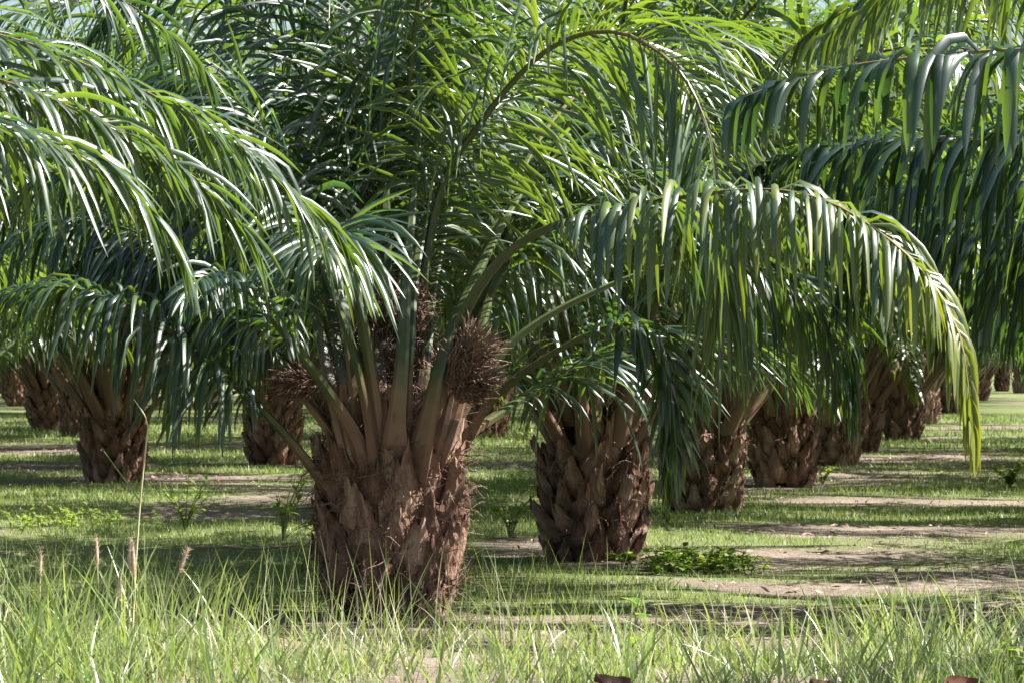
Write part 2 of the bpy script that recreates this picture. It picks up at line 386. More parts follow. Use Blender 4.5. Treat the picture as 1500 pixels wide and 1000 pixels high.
def fibre_mesh(r, h, rad, top, n):
    th = r.uniform(0, 2 * math.pi, n); z = np.where(r.random(n) < .55, r.uniform(h * .75, top, n), r.uniform(.1, h, n))
    rr = np.interp(z, [0, h, top], [rad * 1.16, rad * 1.14, .14])
    o = np.stack([np.cos(th), np.sin(th), 0 * th], 1); P0 = o * rr[:, None]; P0[:, 2] = z
    tang = np.stack([-np.sin(th), np.cos(th), 0 * th], 1)
    D0 = o * .35 + tang * r.normal(0, .7, (n, 1)) + np.array([0, 0, 1]) * r.normal(.3, .7, (n, 1))
    G = Geo(); strands(G, P0, D0, r.uniform(.07, .3, n), r.uniform(.004, .013, n), r, 5, .35, .7)
    return G.mesh('fibres', [M_FIBRE], smooth=False)

def trunk(parent, r, h=.82, rad=.315, top=1.4, dz=.0115, parts=True, fib=700, scale=1.0, rz=0, coremesh=None, fibremesh=None, wide=(.82, .75, .78)):
    t = link('trunk', coremesh or core_mesh(r, h, rad, top), parent)
    n = int((h + .15) / dz); places = []
    for i in range(n):
        z = -.1 + i * dz + r.normal(0, .012); a = i * 2.39996 + r.normal(0, .07) + rz
        rr = rad * np.interp(z, [-.1, .1, h * .5, h], [.95, 1.06, 1.06, .84])
        lean = R(np.interp(z, [0, h], [2, 6])) + r.normal(0, .05)
        lean *= np.interp(z, [0, h], [1.2, .2])
        places.append((a, z, rr, lean, r.normal(0, .2), r.uniform(.88, 1.15) * np.interp(z, [-.1, .3, h], [.85, 1, 1.05])))
    if parts:
        for i, (a, z, rr, lean, roll, sc) in enumerate(places):
            o = link('leaf_base', BASES[int(r.integers(len(BASES)))], t)
            o.rotation_euler = (-lean, roll, a - math.pi / 2); o.scale = (sc * wide[0], sc * wide[1], sc * wide[2])
            o.location = (rr * math.cos(a), rr * math.sin(a), z)
    if fib: tag(link('fibres', fibremesh or fibre_mesh(r, h, rad, top, fib), t), kind='stuff')
    return t
from mathutils import Euler, Matrix
def joined_trunk_mesh(r, h=.8, rad=.31, top=1.4, dz=.017):
    cm = core_mesh(r, h, rad, top); G = Geo()
    def grab(me, mat, mi):
        v = np.empty(len(me.vertices) * 3); me.vertices.foreach_get('co', v); v = v.reshape(-1, 3)
        v = v @ np.array(mat.to_3x3()).T + np.array(mat.translation)
        qs = [list(p.vertices) for p in me.polygons if len(p.vertices) == 4]; ts = [list(p.vertices) for p in me.polygons if len(p.vertices) == 3]
        G.add(v, qs, ts, mi=mi)
    grab(cm, Matrix.Identity(4), 0)
    for i in range(int((h + .15) / dz)):
        z = -.1 + i * dz; a = i * 2.39996; lean = R(5) + r.normal(0, .08)
        kk = np.interp(z, [-.1, .1, h * .5, h], [.95, 1.06, 1.06, .84]) * rad; mt = Matrix.Translation((kk * math.cos(a), kk * math.sin(a), z)) @ Euler((-lean, r.normal(0, .15), a - math.pi / 2)).to_matrix().to_4x4() @ Matrix.Diagonal((.9, .8, .85, 1))
        grab(BASES[i % 7], mt, 1)
    return G.mesh('trunk', [M_CORE, M_BASE], smooth=False)
FAR_TRUNKS = [joined_trunk_mesh(rng) for _ in range(3)]
CORES = [core_mesh(rng, .82, .315, 1.4) for _ in range(3)]
FIBS = [fibre_mesh(rng, .82, .315, 1.4, 700) for _ in range(3)]

def crown(parent, r, n=34, z=1.25, sc=1.0, lo=0):
    for i in range(n):
        f = i / (n - 1)                                     # 0 youngest .. 1 oldest
        e = 88 - 35 * f ** .9 + r.normal(0, 3)
        j = min(range(len(TEMPL)), key=lambda k: abs(TEMPL[k][0] - e))
        o = link('frond', TEMPL[j][1], parent)
        a = i * 2.39996 + r.normal(0, .12) + lo
        o.rotation_euler = (r.normal(0, .05), r.normal(0, .05), a); k = sc * r.uniform(.86, 1.08); o.scale = (k, k, k)
        rb = .2 * f ** .7; o.location = (rb * math.cos(a), rb * math.sin(a), z + .35 * (1 - f) - .15 * f)

def row_palm(x, y, r, label, group, near, n=34, sc=1.0):
    e = link('oil_palm', None, loc=(x, y, 0)); tag(e, label, 'palm tree', group)
    s = r.uniform(.93, 1.07) * sc
    if near: trunk(e, r, parts=True, dz=.0115, coremesh=CORES[int(r.integers(3))], fibremesh=FIBS[int(r.integers(3))], rz=r.uniform(0, 6))
    else: t = link('trunk', FAR_TRUNKS[int(r.integers(3))], e); t.rotation_euler[2] = r.uniform(0, 6)
    crown(e, r, n, .95, s, r.uniform(0, 6))
    return e

# ---------------------------------------------------------------- the main palm
r = np.random.default_rng(21)
D0 = 20.3; BX, BY = (572 - 750) / FPX * D0, D0
main = link('oil_palm', None, loc=(BX, BY, 0))
tag(main, 'biggest thick-trunked oil palm with arching fronds and dried brown flower clusters, standing behind tall grass', 'palm tree', 'oil palms')
trunk(main, r, h=.98, rad=.335, top=2.0, dz=.0135, fib=4200, wide=(1.0, .75, 1.0))
def pxcurve(pts, D=D0): return [at(px, py, D + dd) - np.array([BX, BY, 0]) for (px, py, dd) in pts]
budget = [300]
MAIN = [
 # big front-right frond
 ([(635, 610, -.3), (690, 440, -.45), (790, 340, -.75), (1000, 288, -1.5), (1180, 285, -2.1), (1320, 365, -2.5), (1402, 480, -2.7), (1425, 630, -2.75)], dict(nside=108, lmax=.72, wmax=.047, droop=2.4, start=.34, yellow=1.5, shade=.5)),
 # the frond that arches over the top
 ([(600, 590, .1), (640, 300, .15), (705, 180, 0), (800, 75, -.3), (900, 47, -.55), (990, 98, -.7), (1040, 200, -.8), (1058, 330, -.85), (1066, 440, -.85)], dict(nside=160, lmax=.95, wmax=.034, droop=.9, start=.2, yellow=.1, shade=.6, thick=.8, normal=(-.35, .85, .3), tip=.2)),
 # foreshortened frond towards the camera
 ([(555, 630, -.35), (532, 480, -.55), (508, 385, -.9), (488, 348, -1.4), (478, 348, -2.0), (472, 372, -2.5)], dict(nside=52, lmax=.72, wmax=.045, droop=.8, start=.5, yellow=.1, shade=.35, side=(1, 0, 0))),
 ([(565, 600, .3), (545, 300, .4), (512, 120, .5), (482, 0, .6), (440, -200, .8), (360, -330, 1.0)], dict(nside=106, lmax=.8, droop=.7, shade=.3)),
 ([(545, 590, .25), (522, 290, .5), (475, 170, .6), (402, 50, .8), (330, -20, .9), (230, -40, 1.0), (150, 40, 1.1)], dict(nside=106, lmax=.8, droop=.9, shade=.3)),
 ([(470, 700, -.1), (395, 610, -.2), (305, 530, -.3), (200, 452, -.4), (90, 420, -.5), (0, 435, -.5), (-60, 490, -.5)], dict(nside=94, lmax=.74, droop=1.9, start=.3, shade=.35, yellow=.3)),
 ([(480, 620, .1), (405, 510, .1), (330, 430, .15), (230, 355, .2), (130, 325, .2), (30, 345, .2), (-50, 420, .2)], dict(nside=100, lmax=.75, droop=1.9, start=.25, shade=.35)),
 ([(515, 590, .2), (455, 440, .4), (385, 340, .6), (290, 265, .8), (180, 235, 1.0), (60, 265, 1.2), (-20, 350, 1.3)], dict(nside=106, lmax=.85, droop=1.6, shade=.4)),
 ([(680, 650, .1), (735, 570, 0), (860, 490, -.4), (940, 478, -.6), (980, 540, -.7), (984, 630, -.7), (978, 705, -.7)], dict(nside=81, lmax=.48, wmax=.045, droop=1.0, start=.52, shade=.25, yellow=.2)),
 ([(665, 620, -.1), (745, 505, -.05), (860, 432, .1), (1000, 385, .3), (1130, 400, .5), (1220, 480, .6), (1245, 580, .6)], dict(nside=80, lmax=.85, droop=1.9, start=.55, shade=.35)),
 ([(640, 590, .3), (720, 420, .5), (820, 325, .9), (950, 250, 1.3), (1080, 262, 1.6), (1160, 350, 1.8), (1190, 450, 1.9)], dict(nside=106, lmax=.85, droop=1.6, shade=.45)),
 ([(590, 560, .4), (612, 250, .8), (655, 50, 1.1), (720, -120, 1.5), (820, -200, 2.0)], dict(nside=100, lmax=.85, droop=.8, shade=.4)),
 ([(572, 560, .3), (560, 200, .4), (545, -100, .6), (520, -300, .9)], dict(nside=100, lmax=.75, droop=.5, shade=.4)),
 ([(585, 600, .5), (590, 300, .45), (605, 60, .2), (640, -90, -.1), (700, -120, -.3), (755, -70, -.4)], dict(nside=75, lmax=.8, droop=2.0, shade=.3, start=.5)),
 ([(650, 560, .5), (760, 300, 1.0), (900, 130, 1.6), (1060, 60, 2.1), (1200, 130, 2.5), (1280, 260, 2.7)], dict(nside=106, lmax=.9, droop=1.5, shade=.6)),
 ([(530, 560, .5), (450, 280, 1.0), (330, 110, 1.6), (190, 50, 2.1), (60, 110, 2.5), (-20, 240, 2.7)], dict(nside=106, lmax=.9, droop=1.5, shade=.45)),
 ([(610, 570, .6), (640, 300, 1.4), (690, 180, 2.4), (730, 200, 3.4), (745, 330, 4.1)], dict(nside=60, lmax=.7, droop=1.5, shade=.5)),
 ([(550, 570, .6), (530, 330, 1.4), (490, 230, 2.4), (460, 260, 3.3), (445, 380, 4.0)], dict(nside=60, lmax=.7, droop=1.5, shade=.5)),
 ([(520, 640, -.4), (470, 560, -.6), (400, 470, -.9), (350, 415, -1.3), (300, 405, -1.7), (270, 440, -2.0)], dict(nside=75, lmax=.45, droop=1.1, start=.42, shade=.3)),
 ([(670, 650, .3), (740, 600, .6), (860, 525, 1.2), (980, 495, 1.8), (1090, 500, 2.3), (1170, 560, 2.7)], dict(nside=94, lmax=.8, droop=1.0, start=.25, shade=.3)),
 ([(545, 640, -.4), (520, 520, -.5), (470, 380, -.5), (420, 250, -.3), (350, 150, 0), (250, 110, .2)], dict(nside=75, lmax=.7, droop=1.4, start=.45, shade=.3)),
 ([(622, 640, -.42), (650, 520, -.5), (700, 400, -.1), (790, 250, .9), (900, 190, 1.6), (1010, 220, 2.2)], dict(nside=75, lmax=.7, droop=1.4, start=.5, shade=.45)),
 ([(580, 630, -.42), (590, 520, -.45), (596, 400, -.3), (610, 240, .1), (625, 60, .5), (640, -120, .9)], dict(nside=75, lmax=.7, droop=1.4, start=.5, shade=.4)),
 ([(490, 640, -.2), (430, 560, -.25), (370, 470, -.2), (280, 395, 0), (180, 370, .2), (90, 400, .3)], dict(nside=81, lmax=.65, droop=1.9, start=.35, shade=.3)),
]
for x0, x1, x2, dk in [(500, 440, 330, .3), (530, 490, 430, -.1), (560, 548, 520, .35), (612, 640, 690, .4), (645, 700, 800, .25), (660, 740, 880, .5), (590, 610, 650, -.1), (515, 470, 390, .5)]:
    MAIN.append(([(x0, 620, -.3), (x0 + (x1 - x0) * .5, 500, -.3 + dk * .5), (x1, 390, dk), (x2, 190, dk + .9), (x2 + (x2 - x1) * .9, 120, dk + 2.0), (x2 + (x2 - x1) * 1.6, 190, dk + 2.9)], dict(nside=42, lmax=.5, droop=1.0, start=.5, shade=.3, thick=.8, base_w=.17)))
for i, (pts, kw) in enumerate(MAIN):
    kw.setdefault('base_w', .2); kw.setdefault('thick', 1.0); kw.setdefault('wmax', .038)
    cv = pxcurve(pts); p0 = cv[0]; cv = [np.array([p0[0] * .62, p0[1] * .62, p0[2] - .3])] + cv
    build_frond(main, cv, r, budget, **kw)

# dried flower clusters between the petioles
def inflorescence(parent, p, axis, L, rad, r, n=210, label=None):
    axis = norm(np.asarray(axis, float)[None])[0]; sx = norm(np.cross(axis, [0, 1, .2])[None])[0]; sy = np.cross(axis, sx)
    G = Geo(); K = 7; th = np.linspace(0, 2 * math.pi, K, endpoint=False)
    V = []
    for s in np.linspace(0, 1, 6):
        rr = rad * np.interp(s, [0, .3, .8, 1], [.3, .45, .35, .1])
        V.append(p + axis * s * L * .8 + rr * (np.cos(th)[:, None] * sx + np.sin(th)[:, None] * sy))
    idx = np.arange(6 * K).reshape(6, K)
    G.add(np.vstack(V), np.stack([idx[:-1], np.roll(idx[:-1], -1, 1), np.roll(idx[1:], -1, 1), idx[1:]], -1).reshape(-1, 4))
    o = link('dry_flower_cluster', G.mesh('dry_flower_cluster', [M_SPIKE]), parent)
    if label: o['label'] = label
    G = Geo()
    for k in range(n):                                       # finger-like spikelets, four-sided and tapering
        s = r.uniform(.05, 1); a = r.uniform(0, 2 * math.pi); o_ = math.cos(a) * sx + math.sin(a) * sy
        b = p + axis * s * L * .8 + o_ * rad * .3
        d = norm((axis * r.uniform(.7, 1.4) + o_ * r.uniform(.5, 1.0) + r.normal(0, .12, 3))[None])[0]
        l = r.uniform(.4, 1.0) * rad * 1.2; bendv = r.normal(0, .03, 3) - np.array([0, 0, .03]); w1 = norm(np.cross(d, o_ + .01)[None])[0]; w2 = np.cross(d, w1); rings = []
        for f, ww in ((0, .004), (.4, .0055), (.8, .0048), (1, .002)):
            c = b + d * l * f + axis * .03 * f * f + bendv * f * f
            rings.append([c + w1 * ww, c + w2 * ww, c - w1 * ww, c - w2 * ww])
        i4 = np.arange(16).reshape(4, 4)
        G.add(np.array(rings).reshape(-1, 3), np.vstack([np.stack([i4[:-1], np.roll(i4[:-1], -1, 1), np.roll(i4[1:], -1, 1), i4[1:]], -1).reshape(-1, 4), [i4[3]]]))
    tag(link('spikelets', G.mesh('spikelets', [M_SPIKE], smooth=False), o), kind='stuff')
B0 = np.array([BX, BY, 0])
inflorescence(main, at(655, 560, D0 - .42) - B0, (.55, -.1, .75), .34, .145, r, 760, 'upright cluster of brown finger-like dried spikelets')
inflorescence(main, at(672, 585, D0 - .45) - B0, (.35, -.3, .5), .26, .12, r, 520, 'small ragged brown dried cluster below the upright one')
inflorescence(main, at(480, 560, D0 - .35) - B0, (-.95, -.25, .05), .3, .085, r, 420, 'pale brown dried cluster pointing sideways from the trunk')

# ---------------------------------------------------------------- neighbours whose fronds reach into view
def side_palm(trunk_xy, D, fr, label, seed, extra=16):
    r = np.random.default_rng(seed)
    e = link('oil_palm', None, loc=(*trunk_xy, 0)); tag(e, label, 'palm tree', 'oil palms')
    trunk(e, r, parts=False, coremesh=FAR_TRUNKS[seed % 3], fib=0)
    b = [300]
    for pts, kw in fr:
        kw.setdefault('thick', 1.1)
        build_frond(e, [at(px, py, D + dd) - np.array([*trunk_xy, 0]) for px, py, dd in pts], r, b, **kw)
    return e
rp = side_palm((6.1, 17.6), 15, [  # low shade values put the curtain fronds' shadow into a darker leaf colour
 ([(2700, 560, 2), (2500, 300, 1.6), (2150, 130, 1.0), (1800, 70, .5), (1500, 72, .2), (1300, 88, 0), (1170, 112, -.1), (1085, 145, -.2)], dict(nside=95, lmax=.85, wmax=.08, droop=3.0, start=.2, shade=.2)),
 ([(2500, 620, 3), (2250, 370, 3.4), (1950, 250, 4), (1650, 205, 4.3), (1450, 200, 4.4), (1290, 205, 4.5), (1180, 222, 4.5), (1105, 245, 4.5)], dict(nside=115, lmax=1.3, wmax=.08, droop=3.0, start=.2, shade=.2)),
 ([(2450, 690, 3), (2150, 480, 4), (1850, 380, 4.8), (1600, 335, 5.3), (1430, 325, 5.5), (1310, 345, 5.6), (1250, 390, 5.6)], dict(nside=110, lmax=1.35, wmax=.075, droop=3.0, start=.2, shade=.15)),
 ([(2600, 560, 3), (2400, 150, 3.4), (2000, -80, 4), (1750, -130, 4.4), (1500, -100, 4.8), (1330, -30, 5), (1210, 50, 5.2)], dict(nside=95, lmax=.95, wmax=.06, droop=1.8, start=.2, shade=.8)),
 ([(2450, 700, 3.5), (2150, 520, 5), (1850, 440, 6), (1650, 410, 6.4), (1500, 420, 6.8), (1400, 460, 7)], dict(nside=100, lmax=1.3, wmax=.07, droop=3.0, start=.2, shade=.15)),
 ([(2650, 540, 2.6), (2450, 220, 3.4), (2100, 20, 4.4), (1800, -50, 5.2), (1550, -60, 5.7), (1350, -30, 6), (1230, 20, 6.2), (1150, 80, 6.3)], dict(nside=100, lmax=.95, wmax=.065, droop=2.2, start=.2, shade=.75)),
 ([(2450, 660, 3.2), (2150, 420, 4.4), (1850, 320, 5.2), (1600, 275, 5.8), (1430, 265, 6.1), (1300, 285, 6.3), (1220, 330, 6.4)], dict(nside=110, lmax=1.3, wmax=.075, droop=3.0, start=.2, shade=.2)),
], 'oil palm beside the open strip whose broad dark drooping leaflets hang like a curtain', 31)
crown(rp, np.random.default_rng(5), 9, 1.2, 1.0, 0)
for o in [c for c in rp.children if c.name.startswith('frond') and len(c.data.materials) == 2]:
    a = o.rotation_euler.z % (2 * math.pi)
    if R(80) < a < R(280): o.rotation_euler.z = a + math.pi
lp = side_palm((-7.2, 17.2), 17, [
 ([(-1380, 590, .3), (-1050, 250, .2), (-700, 60, .1), (-350, 0, 0), (-50, 40, 0), (150, 105, 0), (320, 195, 0), (440, 290, 0), (515, 375, 0)], dict(nside=185, lmax=1.05, wmax=.045, droop=1.0, start=.18, shade=.42, yellow=.08)),
 ([(-1380, 640, 0), (-950, 360, -.3), (-550, 210, -.6), (-250, 165, -.8), (-50, 175, -.9), (90, 215, -.9), (190, 275, -.9), (250, 350, -.9)], dict(nside=170, lmax=1.05, wmax=.045, droop=1.2, start=.18, shade=.42, yellow=.1)),
 ([(-1380, 560, .6), (-1000, 120, 1.0), (-600, -90, 1.4), (-250, -130, 1.7), (0, -80, 1.9), (180, 0, 2.0), (300, 100, 2.1)], dict(nside=105, lmax=.9, wmax=.045, droop=1.1, start=.18, shade=.25)),
 ([(-1380, 560, .6), (-900, 60, 2), (-400, -160, 3), (0, -190, 3.6), (250, -120, 4), (400, -30, 4.2), (480, 80, 4.3)], dict(nside=120, lmax=1.0, wmax=.045, droop=1.6, start=.18, shade=.2)),
 ([(-1380, 610, .2), (-1000, 300, 0), (-620, 130, -.2), (-300, 80, -.3), (-50, 105, -.4), (110, 160, -.4), (260, 240, -.4), (350, 330, -.4)], dict(nside=170, lmax=1.05, wmax=.045, droop=1.1, start=.18, shade=.45, yellow=.08)),
], 'oil palm off the main row whose pale shiny fronds arch in past the biggest trunk', 33)
crown(lp, np.random.default_rng(6), 16, 1.2, 1.0, 0)
for o in [c for c in lp.children if c.name.startswith('frond') and len(c.data.materials) == 2]:
    a = (o.rotation_euler.z + math.pi) % (2 * math.pi) - math.pi
    if abs(a) < R(75): o.rotation_euler.z = a + math.pi

# ---------------------------------------------------------------- the rows of palms
r = np.random.default_rng(11)
NEAR = [((.61, 25.9), 'squat oil palm with bristling pointed leaf bases, next in line behind the biggest palm'),
        ((1.92, 34.1), 'third oil palm of the receding row, broad trunk beside the bare sandy strip'),
        ((3.28, 41.2), 'fourth oil palm of the receding row, half hidden behind the third trunk'),
        ((4.7, 50), 'fifth oil palm of the receding row, narrow strip of trunk showing'),
        ((5.83, 57.5), 'sixth oil palm of the receding row, standing far along the grass strip'),
        ((-5.0, 42.9), 'dark-trunked oil palm with drooping fronds standing alone on sunny grass'),
        ((-3.5, 50), 'shaded oil palm seen low behind the biggest trunk, its foot under hanging yellow-tipped leaflets'),
        ((-10.2, 75), 'small distant oil palm trunk behind the dark-trunked palm on the grass'),
        ((-.48, 68), 'small distant oil palm trunk seen through the gap between the two biggest trunks')]
done = []
for (x, y), lab in NEAR:
    row_palm(x, y, r, lab, 'oil palms', y < 70, 36, 1.2 if y > 30 else 1.1); done.append((x, y))
for row in range(-1, 9):
    for k in range(0, 18):
        x = -.72 - 8.1 * row + ROW[0] * k; y = 20.3 + ROW[1] * k
        if row == 0: y = 58 + 8.5 * (k - 5); x = 5.83 + 1.37 * (k - 5)
        if row == -1: x = 6.6 + 1.37 * k; y = 18.6 + 7.6 * k
        if y > 150 or (row == 0 and k < 6): continue
        px = 750 + FPX * x / y; m_ = FPX * (9 if row == -1 and y < 60 else 5.2) / y
        if px < -m_ or px > 1500 + m_: continue
        if y < 24: continue
        if any(math.hypot(x - a, y - b) < 5.0 for a, b in done): continue
        x += r.normal(0, .25); y += r.normal(0, .4)
        row_palm(x, y, r, 'distant oil palm of the plantation rows, mostly hidden in overlapping foliage', 'distant oil palms', False, 28, 1.05 if y < 40 else 1.25); done.append((x, y))
for y, x0, x1 in ((163, -30, 36), (176, -34, 40), (190, -36, 44)):
    for x in np.arange(x0, x1, 6.2):
        if any(math.hypot(x - a, y - b) < 4.0 for a, b in done): continue
        xx, yy = x + r.normal(0, .8), y + r.normal(0, 1.5)
        row_palm(xx, yy, r, 'distant oil palm of the plantation rows, mostly hidden in overlapping foliage', 'distant oil palms', False, 22, 1.2); done.append((xx, yy))
print('palms', len(done) + 3)

# ---------------------------------------------------------------- grass
def blades(G, x, y, h, w, r, segs=3, lean=.35, curve=.5, shade=.5, sd_=.2, zb=0.0):
    n = len(x); a = r.uniform(0, 2 * math.pi, n); d = norm(np.stack([np.cos(a) * lean * r.random(n), np.sin(a) * lean * r.random(n), np.ones(n)], 1))
    b = r.uniform(0, math.pi, n); wv = np.stack([np.cos(b), np.sin(b) * .6, 0 * b], 1); wv = norm(wv - np.sum(wv * d, 1, keepdims=True) * d)
    pos = np.stack([x, y, ground_z(x, y) - .01 + zb], 1); ring = []; cv = curve * r.uniform(.1, 1.6, n)
    bend = np.stack([np.cos(a), np.sin(a), -.35 * np.ones(n)], 1)
    for j in range(segs + 1):
        f = j / segs; hh = (w * np.interp(f, [0, .3, .75, 1], [.8, 1, .6, .05]) / 2)[:, None]
        ring.append(np.stack([pos - wv * hh, pos + wv * hh], 1)); pos = pos + d * (h / segs)[:, None]
        d = norm(d + bend * (cv * (.3 + f) / segs)[:, None]); wv = norm(wv - np.sum(wv * d, 1, keepdims=True) * d)
    V = np.stack(ring, 1); q = strip_quads(segs + 1, 2); k = (segs + 1) * 2
    rn = np.clip(shade + r.normal(0, sd_, n), 0, 1)
    G.add(V.reshape(-1, 3), (q[None] + (np.arange(n) * k)[:, None, None]).reshape(-1, 4), rnd=np.repeat(rn, k), yel=np.zeros(n * k))

r = np.random.default_rng(77)
# short turf, thinning with distance
G = Geo()
for (y0, y1, n, h0, w0) in [(15.5, 24, 42000, .04, .005), (24, 36, 65000, .042, .006), (36, 55, 65000, .055, .009), (55, 95, 50000, .08, .016)]:
    y = np.sqrt(r.uniform(y0 ** 2, y1 ** 2, n)); x = (r.uniform(-.5, .5, n) * 1.3) * y * .3
    ga = grass_amount(x, y); keep = r.random(n) < np.clip((ga - .28) * 1.5, .015, 1); x, y, ga = x[keep], y[keep], ga[keep]
    for k in range(2):
        s = np.arange(len(x)) % 2 == k
        blades(G, x[s], y[s], h0 * r.uniform(.5, 1.6, s.sum()) * (.5 + .8 * ga[s]), w0 * r.uniform(.7, 1.4, s.sum()), r, 2, .9, .7, .45 + .2 * k, .22)
tag(link('short_grass', G.mesh('short_grass', [M_TURF])), 'patchy short green turf between the palm trunks', 'grass', kind='stuff')
# tall grass in front
G = Geo()
n = 24000; y = r.uniform(15.2, 18.7, n); x = r.uniform(-.62, .62, n) * .3 * y * 1.05
dens = fbm(x * 2.3 + 40, y * 2.0, 3); tall = fbm(x * 1.6 + 70, y * 1.6 + 8, 2); edge = 17.7 + 1.3 * (fbm(x * 1.4 + 9, 0 * x, 3) - .5) * 2
keep = (r.random(n) < np.clip((dens - .42) * 4, .03, 1)) & (y < edge); x, y, tall = x[keep], y[keep], tall[keep]
hs = np.interp(x, [-3, -1.9, -.9, .3, 1.4, 2.6], [1.3, 1.1, .75, .65, .7, .9]) * np.interp(y, [15.2, 17, 18.6], [1, .95, .6]) * (.35 + 1.3 * tall)
blades(G, x, y, .22 * hs * r.uniform(.3, 1.35, len(x)), r.uniform(.004, .011, len(x)), r, 5, .8, .9, .5, .25)
n = 3000; y = r.uniform(15.4, 18.4, n); x = r.uniform(-.6, .6, n) * .3 * y
tall = fbm(x * 1.6 + 70, y * 1.6 + 8, 2); keep = r.random(n) < np.clip((tall - .36) * 4, .05, 1); x, y, tall = x[keep], y[keep], tall[keep]; n = len(x)
hs = np.interp(x, [-3, -1.9, -.9, .3, 1.4, 2.6], [1.3, 1.15, .8, .68, .72, .95])
blades(G, x, y, .5 * hs * r.uniform(.25, 1.25, n), r.uniform(.006, .016, n), r, 7, .65, .65, .66, .16)
n = 1500; y = r.uniform(15.4, 18.6, n); x = r.uniform(-.6, .6, n) * .3 * y
blades(G, x, y, .36 * r.uniform(.3, 1.3, n), r.uniform(.003, .007, n), r, 6, 1.3, 1.1, .97, .06)
n = 260; y = r.uniform(15.6, 18.2, n); x = r.uniform(-.6, .1, n) ** 1 * .3 * y
blades(G, x, y, .62 * r.uniform(.5, 1.2, n), r.uniform(.003, .006, n), r, 7, .35, .35, .85, .12)
tag(link('tall_grass', G.mesh('tall_grass', [M_GRASS])), 'tall bright green grass in front of the palms', 'grass', kind='stuff')
# leaf litter on the bare soil
n = 16000; y = np.sqrt(r.uniform(17.5 ** 2, 60 ** 2, n)); x = r.uniform(-.6, .6, n) * .3 * y
keep = r.random(n) < np.clip(.75 - grass_amount(x, y), .04, 1); x, y = x[keep], y[keep]; n = len(x)
a = r.uniform(0, 6.28, n); l = r.uniform(.01, .045, n) * np.interp(y, [18, 60], [1, 1.3]); w = r.uniform(.003, .011, n)
u = np.stack([np.cos(a), np.sin(a), r.normal(0, .25, n)], 1) * l[:, None]; v = np.stack([-np.sin(a), np.cos(a), r.normal(0, .4, n)], 1) * w[:, None]
p = np.stack([x, y, ground_z(x, y) + .016], 1); V = np.stack([p - u, p - v + [0, 0, .008], p + u, p + v], 1)
G = Geo(); G.add(V.reshape(-1, 3), np.arange(n * 4).reshape(-1, 4))
tag(link('leaf_litter', G.mesh('leaf_litter', [M_LITTER], False)), 'scattered dry brown leaf scraps on bare soil', 'leaf litter', kind='stuff')

# ---------------------------------------------------------------- single plants
def tube(G, P, rad, k=5, mi=0):
    P = np.asarray(P, float); T = norm(np.gradient(P, axis=0)); ref = np.array([.3, 1, .1]); S = norm(np.cross(T, ref)); U = np.cross(T, S)
    th = np.linspace(0, 2 * math.pi, k, endpoint=False); rad = np.broadcast_to(np.asarray(rad, float), (len(P),))
    V = P[:, None] + rad[:, None, None] * (np.cos(th)[None, :, None] * S[:, None] + np.sin(th)[None, :, None] * U[:, None])
    idx = np.arange(len(P) * k).reshape(-1, k)
    G.add(V.reshape(-1, 3), np.stack([idx[:-1], np.roll(idx[:-1], -1, 1), np.roll(idx[1:], -1, 1), idx[1:]], -1).reshape(-1, 4), mi=mi)
def ground_at(px, py):                                       # where a pixel's ray meets the ground
    D = FPX * CAMH / (py - HOR); return np.array([(px - 750) / FPX * D, D, 0.0])

# grass with reddish seed spikes
for i, (bx, by, pts, L) in enumerate([(185, 985, [(188, 900), (190, 835)], 42), (150, 985, [(146, 900), (143, 830)], 45), (205, 985, [(200, 900), (197, 842)], 50), (55, 985, [(58, 900), (59, 850)], 48),
                                      (225, 985, [(240, 900), (262, 838)], 38), (168, 985, [(172, 930), (174, 880)], 40)]):
    g0 = ground_at(bx, by); D = g0[1]; e = link('seed_head_grass', None, loc=(*g0[:2], 0))
    lab = ['slender grass stem with an upright reddish seed spike among tall grass'] * 6
    lab[4] = 'grass stem leaning over with its tan seed spike pointing up to the biggest trunk'
    tag(e, lab[i], 'grass stem', 'reddish seed heads in the tall grass')
    P = [np.array([0, 0, -.02])] + [at(px, py, D) - g0 for px, py in pts]; P, _ = spline(P, 10)
    G = Geo(); tube(G, P, .0025); link('stem', G.mesh('stem', [M_STALK]), e)
    d = norm((P[-1] - P[-2])[None])[0]; l = L * D / FPX; Q = [P[-1] + d * l * f for f in np.linspace(0, 1, 7)]
    G = Geo(); tube(G, Q, [.002, .006, .008, .008, .007, .005, .002], 7)
    nb = 260; f = rng.random(nb); strands(G, np.array([P[-1] + d * l * x for x in f]), norm(d + rng.normal(0, .9, (nb, 3))), rng.uniform(.015, .034, nb), np.full(nb, .0016), rng, 2, .1, 0)
    link('spike', G.mesh('spike', [M_SEED], False), e)
# the tall dry bent stalk
g0 = ground_at(193, 975); D = g0[1]; e = link('dry_grass_stalk', None, loc=(*g0[:2], 0)); tag(e, 'tall straw-coloured grass stalk snapped over near its top', 'grass stem')
P, _ = spline([np.array([0, 0, -.02]), at(196, 880, D) - g0, at(205, 740, D) - g0, at(217, 625, D) - g0], 14)
G = Geo(); tube(G, P, np.linspace(.007, .004, 14)); tube(G, spline([P[-1], at(212, 608, D) - g0, at(196, 584, D) - g0], 8)[0], np.linspace(.004, .002, 8)); link('stem', G.mesh('stem', [M_STALK]), e)
G = Geo(); tube(G, spline([at(206, 735, D) - g0, at(185, 705, D) - g0, at(152, 660, D) - g0], 8)[0], np.linspace(.005, .002, 8)); link('blade', G.mesh('blade', [M_STEM]), e)

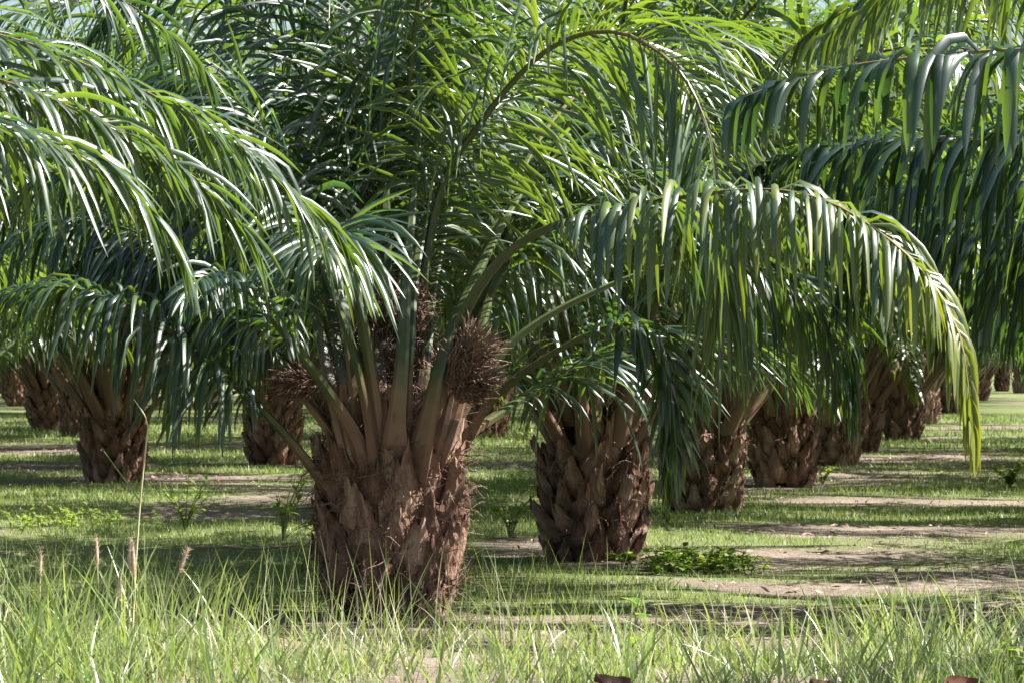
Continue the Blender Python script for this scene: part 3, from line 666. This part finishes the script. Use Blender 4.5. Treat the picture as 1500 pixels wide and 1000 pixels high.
def leaf_blade(G, p, d, up, l, w, rnd, mi=0):
    d = norm(np.asarray(d)[None])[0]; s = norm(np.cross(d, up)[None])[0]; n = np.cross(s, d); V = []
    for f, ww, z in ((0, .1, 0), (.2, .75, .03), (.45, 1, .05), (.75, .65, .02), (1, .03, -.08)):
        c = p + d * l * f + n * z * l; V += [c - s * w * ww / 2 + n * w * .12 * ww, c, c + s * w * ww / 2 + n * w * .12 * ww]
    G.add(V, strip_quads(5, 3), mi=mi, rnd=rnd, yel=0)
def weed(px, py, hpx, label, r, nst=4, nl=14, leafpx=12, spread=.5, name='weed', group=None, leaf_parts=False, patch=0.0):
    g0 = ground_at(px, py); D = g0[1]; H = hpx * D / FPX; ls = leafpx * D / FPX
    e = link(name, None, loc=(*g0[:2], float(ground_z(g0[0], g0[1])))); tag(e, label, 'weed', group)
    GS = Geo(); GL = Geo()
    for k in range(nst):
        a = r.uniform(0, 6.28); h = H * r.uniform(.6, 1.05); o = np.array([math.cos(a), math.sin(a), 0]) * spread * H
        b0 = np.array([r.normal(0, 1), r.normal(0, 1.3), 0]) * patch * H; h = h * r.uniform(.4, 1) if patch else h; P, _ = spline([b0 + [0, 0, -.02], b0 + o * .3 + [0, 0, h * .5], b0 + o + [0, 0, h]], 9); tube(GS, P, np.linspace(.006, .002, 9) * max(1, H / .35))
        for j in range(nl):
            f = r.uniform(.2, 1); p = np.array([np.interp(f * 8, range(9), P[:, c]) for c in range(3)]); b = r.uniform(0, 6.28)
            d = np.array([math.cos(b), math.sin(b), r.uniform(-.2, .7)]); GG = GL
            if leaf_parts:
                GG = Geo()
            leaf_blade(GG, p, d, np.array([0, 0, 1.0]), ls * r.uniform(.6, 1.2), ls * r.uniform(.4, .6), r.uniform(.1, .95))
            if leaf_parts: link('leaf', GG.mesh('leaf', [M_WEED]), e)
    st = link('stems' if patch else 'stem', GS.mesh('stem', [M_STEM]), e)
    if patch: st['kind'] = 'stuff'
    if not leaf_parts: tag(link('foliage', GL.mesh('foliage', [M_WEED]), e), kind='stuff')
    return e
r = np.random.default_rng(50)
weed(272, 780, 85, 'upright leafy weed growing on the lit grass before the dark-trunked palm', r, 7, 9, 17, .4)
weed(415, 790, 105, 'tall leafy weed standing close beside the biggest trunk on its shaded flank', r, 6, 10, 18, .35)
weed(748, 790, 75, 'leafy weed between the biggest trunk and the squat palm behind it', r, 9, 8, 15, .6)
weed(1010, 834, 38, 'low bright green weed patch at the foot of the squat palm', r, 46, 9, 21, .5, patch=1.1, name='weed_patch')
weed(1075, 836, 42, 'bushy green weed beside the bright low weed patch', r, 30, 9, 13, .4, patch=.9, name='weed_patch')
weed(90, 775, 40, 'leafy weed patch in the sunny grass near the seed heads', r, 40, 9, 11, .5, patch=1.5, name='weed_patch')
weed(440, 840, 30, 'small weed tuft on turf before the biggest trunk', r, 6, 8, 9, .7)
weed(1480, 715, 45, 'dark leafy shrub at the end of the grass strip under the hanging curtain of leaflets', r, 12, 14, 12, .6)
weed(980, 770, 30, 'small weed at the shaded foot of the third palm', r, 5, 10, 9, .5)
weed(1075, 750, 24, 'weed tuft on the sunny flank of the third palm', r, 6, 10, 9, .8)
weed(640, 690, 24, 'weed clump behind the biggest trunk', r, 6, 10, 8, .6)
weed(1205, 705, 26, 'weed clump in the turf near the fourth palm trunk', r, 8, 10, 8, .8)
weed(1490, 1010, 75, 'dark leafy weed in the tall grass beside the reddish fallen leaf', r, 3, 6, 30, .35, leaf_parts=True)
weed(925, 975, 125, 'single pale seedling with broad leaves above the tall grass', r, 2, 4, 32, .15, name='seedling', leaf_parts=True)

# fallen things
for (px, py, s, lab, tilt) in [(1405, 1006, .1, 'curled reddish-brown dead leaf on the grass beside the dark weed', .9), (893, 1003, .09, 'brown dead leaf lying in the grass before the seedling', .5), (1200, 1003, .06, 'small brown leaf scrap half buried in grass between the dead leaves', .6)]:
    g0 = ground_at(px, py); G = Geo(); N_ = 7
    X, Y = np.meshgrid(np.linspace(-1, 1, N_), np.linspace(-1, 1, 5)); ww = np.sqrt(np.clip(1.05 - X ** 2, .02, 1)) * (.75 + .1 * np.sin(X * 9))
    V = np.stack([X * s, Y * ww * s * .6, .12 * s + s * .35 * Y ** 2 + .2 * s * X ** 2 + .05 * s * np.sin(X * 7 + Y * 3)], -1).reshape(-1, 3)
    G.add(V, strip_quads(5, N_)); o = link('dead_leaf', G.mesh('dead_leaf', [M_DRY]), loc=(g0[0] * .965, g0[1] * .965, .04)); o.rotation_euler = (tilt, .15, .4); tag(o, lab, 'leaf')
g0 = ground_at(340, 808); G = Geo(); tube(G, spline([[-.35, 0, .03], [-.1, .03, .04], [.2, -.02, .03], [.5, .05, .05]], 12)[0], np.linspace(.014, .007, 12), 6)
tag(link('fallen_stick', G.mesh('fallen_stick', [M_STICK]), loc=(*g0[:2], 0)), 'thin pale fallen stick lying on the turf beside the biggest trunk', 'stick')
